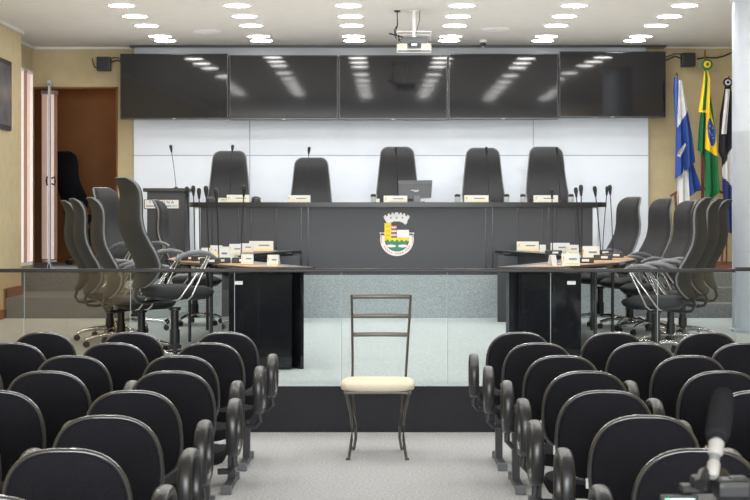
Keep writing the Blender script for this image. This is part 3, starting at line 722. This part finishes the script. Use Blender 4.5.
# ------------------------------------------------------------ lone chair in the aisle
t = thing('dining_chair', 'slim metal chair with cream padded seat standing alone in the aisle', 'chair', (-.037, 9.36, 0))
S = lambda x: x
mb = MB(); mb.loft([[Vector((x, y, z)) for x, y in superell(w, t_, 32, 4)] for z, w, t_ in ((.392, .20, .18), (.397, .212, .195), (.42, .218, .20), (.435, .212, .195), (.445, .19, .175), (.449, .12, .11))])
mb.build('seat_cushion', M['cushion'], t, ang=60)
MB().b2(-.195, .195, -.18, .18, .378, .393, .004).build('seat_frame', M['chmetal'], t)
for s in (-1, 1):
    MB().tube([(.006+s*.158, .17, .385), (.010+s*.160, .185, .50), (.014+s*.166, .21, .65), (.018+s*.172, .235, .80), (.020+s*.178, .255, .925)], .0075, 8, rb=.011).build('back_post', M['chmetal'], t, ang=60)
    MB().tube([(s*.178, -.17, .385), (s*.178, -.185, .375), (s*.172, -.175, .345), (s*.156, -.13, .27), (s*.148, -.105, .19), (s*.150, -.11, .11), (s*.160, -.15, .04), (s*.166, -.175, .006)], .0085, 8, rb=.013).tube([(s*.166, -.175, .006), (s*.170, -.195, .006)], .012, 8).build('leg', M['chmetal'], t, ang=60)
    MB().tube([(s*.150, .15, .385), (s*.146, .12, .33), (s*.136, .08, .24), (s*.130, .07, .16), (s*.130, .10, .09), (s*.140, .19, .02), (s*.146, .23, .006)], .0085, 8, rb=.013).tube([(s*.150, .23, .006), (s*.154, .25, .006)], .012, 8).build('leg', M['chmetal'], t, ang=60)
for z, hw_, yy in ((.915, .178, .253), (.80, .172, .235), (.69, .167, .217)):
    MB().tube([(.018+hw_*f, yy+.022*(1-f*f), z) for f in (-1, -.6, -.2, .2, .6, 1)], .004, 8, rb=.013, up=(0, 0, 1)).build('back_rung', M['chmetal'], t, ang=60)

# ------------------------------------------------------------ flags
def drape(name, d, xl, xr, topy, boty, colf, parent, n=36, m=70, amp=.035, folds=2.5, ph=0):
    """cloth between two outlines (functions of v); colf(u,v) picks the colour"""
    mb = MB(); V_ = []
    for j in range(m+1):
        v = j/m; row = []
        for i in range(n+1):
            u = i/n; ty, by = topy(u), boty(u)
            px = xl(v)*(1-u)+xr(v)*u; py = ty+(by-ty)*v
            y = d+amp*math.sin(u*folds*2*math.pi+ph+v*1.5)*(.35+.65*v)
            q = P(px, py, d); row.append(mb.bm.verts.new((q.x, y, q.z)))
        V_.append(row)
    for j in range(m):
        for i in range(n):
            mb.use(M[colf((i+.5)/n, (j+.5)/m)]); mb._face([V_[j][i], V_[j][i+1], V_[j+1][i+1], V_[j+1][i]])
    return mb.build(name, None, parent, True, ang=180)
def pw(*pts):
    def f(v):
        for (a, b), (c_, e) in zip(pts[:-1], pts[1:]):
            if v <= c_: return b+(e-b)*(v-a)/(c_-a)
        return pts[-1][1]
    return f
dF = 19.15
st = thing('flag_stand', 'brown wooden floor stand holding three flags', 'flag stand', P(706, 262, dF+.05)); st.location.z = PLAT
sm = MB()
MB().b2(PX(698, dF), PX(736, dF), dF-.1, dF+.3, PLAT, PLAT+.06, .01).build('base_block', M['brown'], st, True)
MB().tube([P(702, 150, dF+.08), Vector((PX(704, dF), dF+.08, PLAT+.05))], .016, 8).build('post', M['brown'], st, True)
MB().tube([P(x, y, dF+.02) for x, y in ((670, 196), (676, 192.5), (688, 192), (702, 189), (714, 189.5), (726, 194), (734, 199))], .016, 8).build('cross_arm', M['brown'], st, True)
MB().tube([P(675, 194, dF), Vector((PX(681, dF), dF, PLAT))], .014, 8).build('leg', M['brown'], st, True)
MB().tube([P(727, 195, dF), Vector((PX(721, dF), dF, PLAT))], .014, 8).build('leg', M['brown'], st, True)
# flag one: blue and white
f1 = thing('standing_flag', 'blue and white flag, leftmost on the stand', 'flag', P(677.5, 74, dF), 0, 'flags on the stand'); f1.location.z = PLAT
MB().tube([P(676.5, 75, dF), Vector((PX(680, dF), dF+.02, PLAT))], .011, 8).lathe([(.012, 0), (.02, .02), (.004, .05)], P(676.5, 76, dF), 10).build('pole', M['brown'], f1, True)
def c1(u, v):
    line = .40+.09*(u*-1+1)
    return 'fwhite' if v < .50-.13*u and u > .10 else 'fblue'
drape('cloth', dF-.06, pw((0, 678), (.3, 676.5), (1, 675.5)), pw((0, 682), (.3, 687), (.7, 693), (1, 695.5)), lambda u: 80, lambda u: 179-17*u, c1, f1, folds=2.2)
drape('cloth_tail', dF-.02, pw((0, 677), (1, 678)), pw((0, 688), (1, 690)), lambda u: 165, lambda u: 226-10*u, lambda u, v: 'fwhite', f1, folds=1.5)
drape('cloth_tail', dF-.03, pw((0, 686), (1, 689.5)), pw((0, 692), (1, 701)), lambda u: 160, lambda u: 197-9*u, lambda u, v: 'fblue', f1, folds=1.5)
drape('ribbon', dF-.09, pw((0, 674), (.3, 673.5), (1, 676)), pw((0, 677), (.3, 677.5), (1, 677)), lambda u: 77, lambda u: 128, lambda u, v: 'fblue', f1, folds=.8, amp=.015)
e = MB()
for a in range(7):
    e.prism([(PX(675.5+a*1.0, dF), PZ(156-a*1.6, dF)), (PX(677.5+a*1.0, dF), PZ(151-a*1.3, dF)), (PX(679+a*.9, dF), PZ(157.5-a*1.9, dF))], dF-.115, dF-.108, lambda p, q, r_: Vector((p, r_, q)))
e.build('white_motif', M['fwhite'], f1, True, smooth=False)
# flag two: green, yellow, blue
f2 = thing('standing_flag', 'green and yellow flag with blue globe and rosette, middle of the three', 'flag', P(705, 64, dF), 0, 'flags on the stand'); f2.location.z = PLAT
MB().tube([P(705, 50, dF), Vector((PX(703.5, dF), dF+.04, PLAT))], .010, 8).build('pole', M['brown'], f2, True)
def c2(u, v):
    px = 704+u*13; py = 84+v*120
    if ((px-711.5)/5.0)**2+((py-133-(px-711.5)*.8)/14)**2 < 1: return 'fblue'
    if py > 154+(px-711)*.7: return 'fgreen'
    if px > 713 and py < 105+(px-713)*8: return 'fgreen'
    return 'fyellow'
drape('cloth', dF-.08, pw((0, 705), (.3, 706), (.6, 705), (1, 705.5)), pw((0, 708), (.12, 711), (.4, 715.5), (.75, 718), (.92, 719.5), (1, 710)), lambda u: 84, lambda u: 203-2*u, c2, f2, n=48, m=110, folds=1.6, amp=.025)
drape('cloth_tail', dF-.04, pw((0, 703), (.5, 699.5), (1, 698)), pw((0, 706), (.5, 707), (1, 708)), lambda u: 100, lambda u: 150+10*u, lambda u, v: 'fgreen', f2, folds=1.5)
drape('ribbon', dF-.13, pw((0, 704), (.2, 703), (1, 698.5)), pw((0, 708), (.2, 710), (1, 709.5)), lambda u: 71, lambda u: 112+u, lambda u, v: 'fyellow' if (u < .3 or u > .68 or v > .94) else 'fgreen', f2, folds=1.5, amp=.01)
ro = P(707, 64.5, dF-.13); rX = Matrix.Rotation(R(90), 3, 'X')
rs = MB().use(M['fgreen']).lathe([(.001, 0), (.062, 0), (.066, .01), (.04, .018)], ro, 24, rX); rs.use(M['fyellow']).lathe([(.042, .012), (.042, .026), (.018, .028)], ro, 24, rX); rs.use(M['fgreen']).lathe([(.018, .02), (.018, .034), (.006, .034)], ro, 16, rX)
rs.build('rosette', None, f2, True)
s_ = MB()
for x, y in ((710, 126), (712.5, 128), (709.5, 131), (712, 135), (710.5, 133), (713, 138)): s_.lathe([(.001, 0), (.006, 0), (.006, .004), (.001, .005)], P(x, y, dF-.115), 8, rX)
s_.build('white_stars', M['fwhite'], f2, True)
# flag three: black, white, blue
f3 = thing('standing_flag', 'black, white and blue flag with black rosette beside the column', 'flag', P(728, 83, dF), 0, 'flags on the stand'); f3.location.z = PLAT
MB().tube([P(729, 76, dF), Vector((PX(727, dF), dF+.04, PLAT))], .010, 8).build('pole', M['brown'], f3, True)
def c3(u, v):
    py = 86+v*145; px = 719+u*20
    if py < 163-(px-722)*1.5: return 'fblack'
    if py < 178+(px-722)*.7: return 'fwhite'
    return 'fnavy' if px < 728 else 'fblue'
drape('cloth', dF-.08, pw((0, 725), (.2, 720), (.45, 718.5), (.5, 722), (.7, 723), (1, 726)), pw((0, 731), (.2, 736), (1, 741)), lambda u: 86, lambda u: 232+4*u, c3, f3, n=40, m=90, folds=2.2)
drape('ribbon', dF-.13, pw((0, 725.5), (1, 721.5)), pw((0, 730), (1, 726.5)), lambda u: 89, lambda u: 134, lambda u, v: 'fwhite', f3, folds=1.2, amp=.012)
ro = P(727.5, 82.5, dF-.13)
rs = MB().use(M['fblack']).lathe([(.001, 0), (.052, 0), (.056, .01), (.034, .018)], ro, 24, rX); rs.use(M['fwhite']).lathe([(.034, .012), (.034, .026), (.018, .028)], ro, 24, rX); rs.use(M['fblack']).lathe([(.018, .02), (.018, .034), (.006, .034)], ro, 16, rX)
rs.build('rosette', None, f3, True)

# ------------------------------------------------------------ left side: picture, blinds, glass door
t = thing('wall_picture', 'dark framed picture on the cream left wall', 'picture', (XL+.02, 17.2, 2.7))
ya, yb = 16.6, XL*F/(9-CX)
za, zb_ = PZ(131, yb), PZ(62, yb)
MB().b2(XL, XL+.03, ya, yb, za, zb_, .005).build('frame', M['blackpl'], t, True)
MB().b2(XL+.025, XL+.034, ya+.05, yb-.05, za+.05, zb_-.05).build('picture_surface', M['picture'], t, True, smooth=False)
def blind(label, x0, y0_, x1, y1_, zlo, zhi, n, ang):
    t = thing('vertical_blind', label, 'blind', ((x0+x1)/2, (y0_+y1_)/2, zlo))
    mb = MB()
    for k in range(n):
        f_ = (k+.5)/n; x = x0+(x1-x0)*f_; y = y0_+(y1_-y0_)*f_
        rot = Matrix.Rotation(ang+random.uniform(-.12, .12), 3, 'Z')
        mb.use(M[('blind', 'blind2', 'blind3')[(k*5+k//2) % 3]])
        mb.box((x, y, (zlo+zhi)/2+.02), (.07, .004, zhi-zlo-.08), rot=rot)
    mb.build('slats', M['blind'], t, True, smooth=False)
    MB().b2(min(x0, x1)-.02, max(x0, x1)+.02, min(y0_, y1_)-.02, max(y0_, y1_)+.02, zhi-.05, zhi).build('headrail', M['silver'], t, True)
    b = MB()
    for k in range(n):
        f_ = (k+.5)/n; b.box((x0+(x1-x0)*f_, y0_+(y1_-y0_)*f_, zlo+.035), (.05, .03, .03))
    b.build('bottom_weights', M['crown'], t, True)
blind('pink vertical blind, backlight painted in, on the recessed left wall', XLR+.05, 18.15, XLR+.05, 19.42, PLAT+.03, 3.16, 15, R(48))
blind('pink vertical blind, backlight painted in, standing behind the open glass door', PX(44.5, 20.45), 20.35, PX(55.5, 20.45), 20.5, PLAT+.03, 3.0, 4, R(25))
t = thing('glass_door', 'open frameless glass door with dark pull handles seen edge-on', 'door', (PX(49.5, 19.9), 19.9, PLAT))
xg = PX(49.5, 19.9)
zd = PZ(84, 19.6)
def ray(y): return PX(49.5, y)
MB().prism([(ray(19.56)-.005, 19.56), (ray(19.56)+.005, 19.56), (ray(20.3)+.005, 20.3), (ray(20.3)-.005, 20.3)], PLAT+.02, zd, lambda a, b, t_: Vector((a, b, t_))).build('glass_pane', M['gedge'], t, True, smooth=False)
xg = ray(19.53)
MB().b2(xg-.012, xg+.012, 19.50, 19.56, PLAT, zd).build('edge_channel', M['silver'], t, True)
for z in (PLAT+.01, zd): MB().b2(xg-.02, xg+.02, 19.5, 19.62, z-.02, z+.04).build('pivot', M['silver'], t, True)
for s in (-1, 1):
    zc_ = PZ(181, 19.6)
    MB().tube([(xg+s*.01, 19.6, zc_+.03), (xg+s*.045, 19.6, zc_+.05), (xg+s*.052, 19.6, zc_), (xg+s*.045, 19.6, zc_-.05), (xg+s*.01, 19.6, zc_-.03)], .012, 8).build('handle', M['blackpl'], t, True)

# ------------------------------------------------------------ foreground video camera
dv = 2.7
cp = P(712, 497, dv)
tr = thing('camera_tripod', 'black tripod under the video camera at lower right', 'tripod', (cp.x, dv, 0))
MB().lathe([(.04, cp.z-.16), (.04, cp.z-.07), (.055, cp.z-.065), (.055, cp.z-.045)], (0, 0, 0)).build('head', M['camblack'], tr)
MB().tube([(0, 0, .45), (0, 0, cp.z-.14)], .014, 10).build('center_column', M['camblack'], tr)
for k in range(3):
    a = R(90+120*k)
    MB().tube([(math.cos(a)*.03, math.sin(a)*.03, cp.z-.2), (math.cos(a)*.3, math.sin(a)*.3, .01)], [.018, .012], 8).build('leg', M['camblack'], tr)
cam = thing('video_camera', 'black video camera with foam microphone at lower right foreground', 'camera', (cp.x, dv, cp.z-.045))
W_ = lambda x, y, d: P(x, y, d)
MB().b2(cp.x-.035, cp.x+.05, dv-.05, dv+.07, cp.z-.045, cp.z-.004, .015).build('body', M['camblack'], cam, True)
MB().tube([W_(700, 485, dv-.06), W_(704, 474, dv-.02), W_(714, 470, dv+.03), W_(722, 474, dv+.08), W_(728, 484, dv+.10)], .011, 8).build('top_handle', M['camblack'], cam, True)
MB().box(W_(733, 489, dv-.03), (.06, .06, .035), bevel=.01).box(W_(738, 481, dv-.03), (.028, .03, .016), bevel=.005).build('viewfinder', M['camgrey'], cam, True)
MB().box(W_(700, 484, dv), (.03, .04, .03), bevel=.008).box(W_(690, 488, dv), (.03, .04, .012), bevel=.003).build('mount_block', M['camblack'], cam, True)
sc_ = MB().b2(PX(659, dv), PX(696, dv), dv-.02, dv-.008, PZ(520, dv), PZ(493.5, dv), .002).build('display_housing', M['camgrey'], cam, True)
MB().b2(PX(663, dv), PX(692, dv), dv-.024, dv-.019, PZ(518, dv), PZ(496.5, dv)).build('display', M['lcd'], sc_, True, smooth=False)
MB().b2(PX(663, dv), PX(668, dv), dv-.026, dv-.023, PZ(499.5, dv), PZ(496.5, dv)).build('display_icon', M['lcdg'], sc_, True, smooth=False)
a0, a1 = W_(712.5, 474, dv-.02), W_(718, 432, dv+.03)
ax_ = (a1-a0)
MB().tube([a0, a0+ax_*.3, a0+ax_*.5, a1], .009, 12).build('microphone_tube', M['piping'], cam, True)
for f_, r_, n_ in ((.12, .011, 'lower_collar'), (.62, .0135, 'upper_collar')):
    q = ax_.normalized().to_track_quat('Z', 'Y').to_matrix()
    MB().lathe([(.008, -.016), (r_, -.010), (r_, .010), (.008, .016)], a0+ax_*f_, 16, rot=q).build(n_, M['collar'], cam, True)
fa, fb = W_(717, 437, dv+.02), W_(724, 391, dv+.10); fd = (fb-fa); q = fd.normalized().to_track_quat('Z', 'Y').to_matrix(); L = fd.length
MB().lathe([(.014, -.004), (.0195, 0), (.0215, .010), (.0215, L*.5), (.0195, L*.85), (.016, L*.95), (.009, L), (.001, L+.002)], fa, 24, rot=q).build('foam_windscreen', M['foam'], cam, True, ang=70)

# ------------------------------------------------------------ world, camera, colour
w = bpy.data.worlds.new('World'); scene.world = w; w.use_nodes = True
bg = w.node_tree.nodes['Background']; bg.inputs[0].default_value = (.80, .86, 1, 1); bg.inputs[1].default_value = .9
# big soft fill light added unseen behind the camera
la = bpy.data.lights.new('hall_fill_light', 'AREA'); la.shape = 'RECTANGLE'; la.size = 9; la.size_y = 1.7; la.energy = 950; la.color = (.93, .97, 1)
lo = bpy.data.objects.new('hall_fill_light', la); COL.objects.link(lo); lo.location = (0, -6, 2.1); lo.rotation_euler = (R(90), 0, 0)
lu = bpy.data.lights.new('added_ceiling_fill', 'AREA'); lu.shape = 'RECTANGLE'; lu.size = 7; lu.size_y = 12; lu.energy = 130; lu.color = (1, .97, .93)  # unseen upward fill, added to brighten the ceiling
luo = bpy.data.objects.new('added_ceiling_fill', lu); COL.objects.link(luo); luo.location = (0, 12.5, 2.2); luo.rotation_euler = (R(180), 0, 0)
# lamp of the side room
ls = bpy.data.lights.new('side_room_lamp', 'POINT'); ls.energy = 7; ls.color = (1, .72, .45); ls.shadow_soft_size = .15
so = bpy.data.objects.new('side_room_lamp', ls); COL.objects.link(so); so.location = (-3.3, 20.6, 3.1)

cd = bpy.data.cameras.new('camera'); co = bpy.data.objects.new('camera', cd); COL.objects.link(co)
co.location = (0, 0, EYE); co.rotation_euler = (R(90), 0, 0)
cd.sensor_width = 36; cd.lens = F/750*36
cd.shift_x = (375-CX)/750; cd.shift_y = -(250-CY)/750
cd.clip_start = .1; cd.clip_end = 100
cd.dof.use_dof = True; cd.dof.focus_distance = 12; cd.dof.aperture_fstop = 14
scene.camera = co
scene.view_settings.view_transform = 'Standard'; scene.view_settings.look = 'None'
scene.view_settings.exposure = .42; scene.view_settings.gamma = 1
scene.cycles.max_bounces = 8; scene.cycles.diffuse_bounces = 4; scene.cycles.glossy_bounces = 4; scene.cycles.transparent_max_bounces = 16
scene.cycles.caustics_reflective = False; scene.cycles.caustics_refractive = False; scene.cycles.sample_clamp_indirect = 6
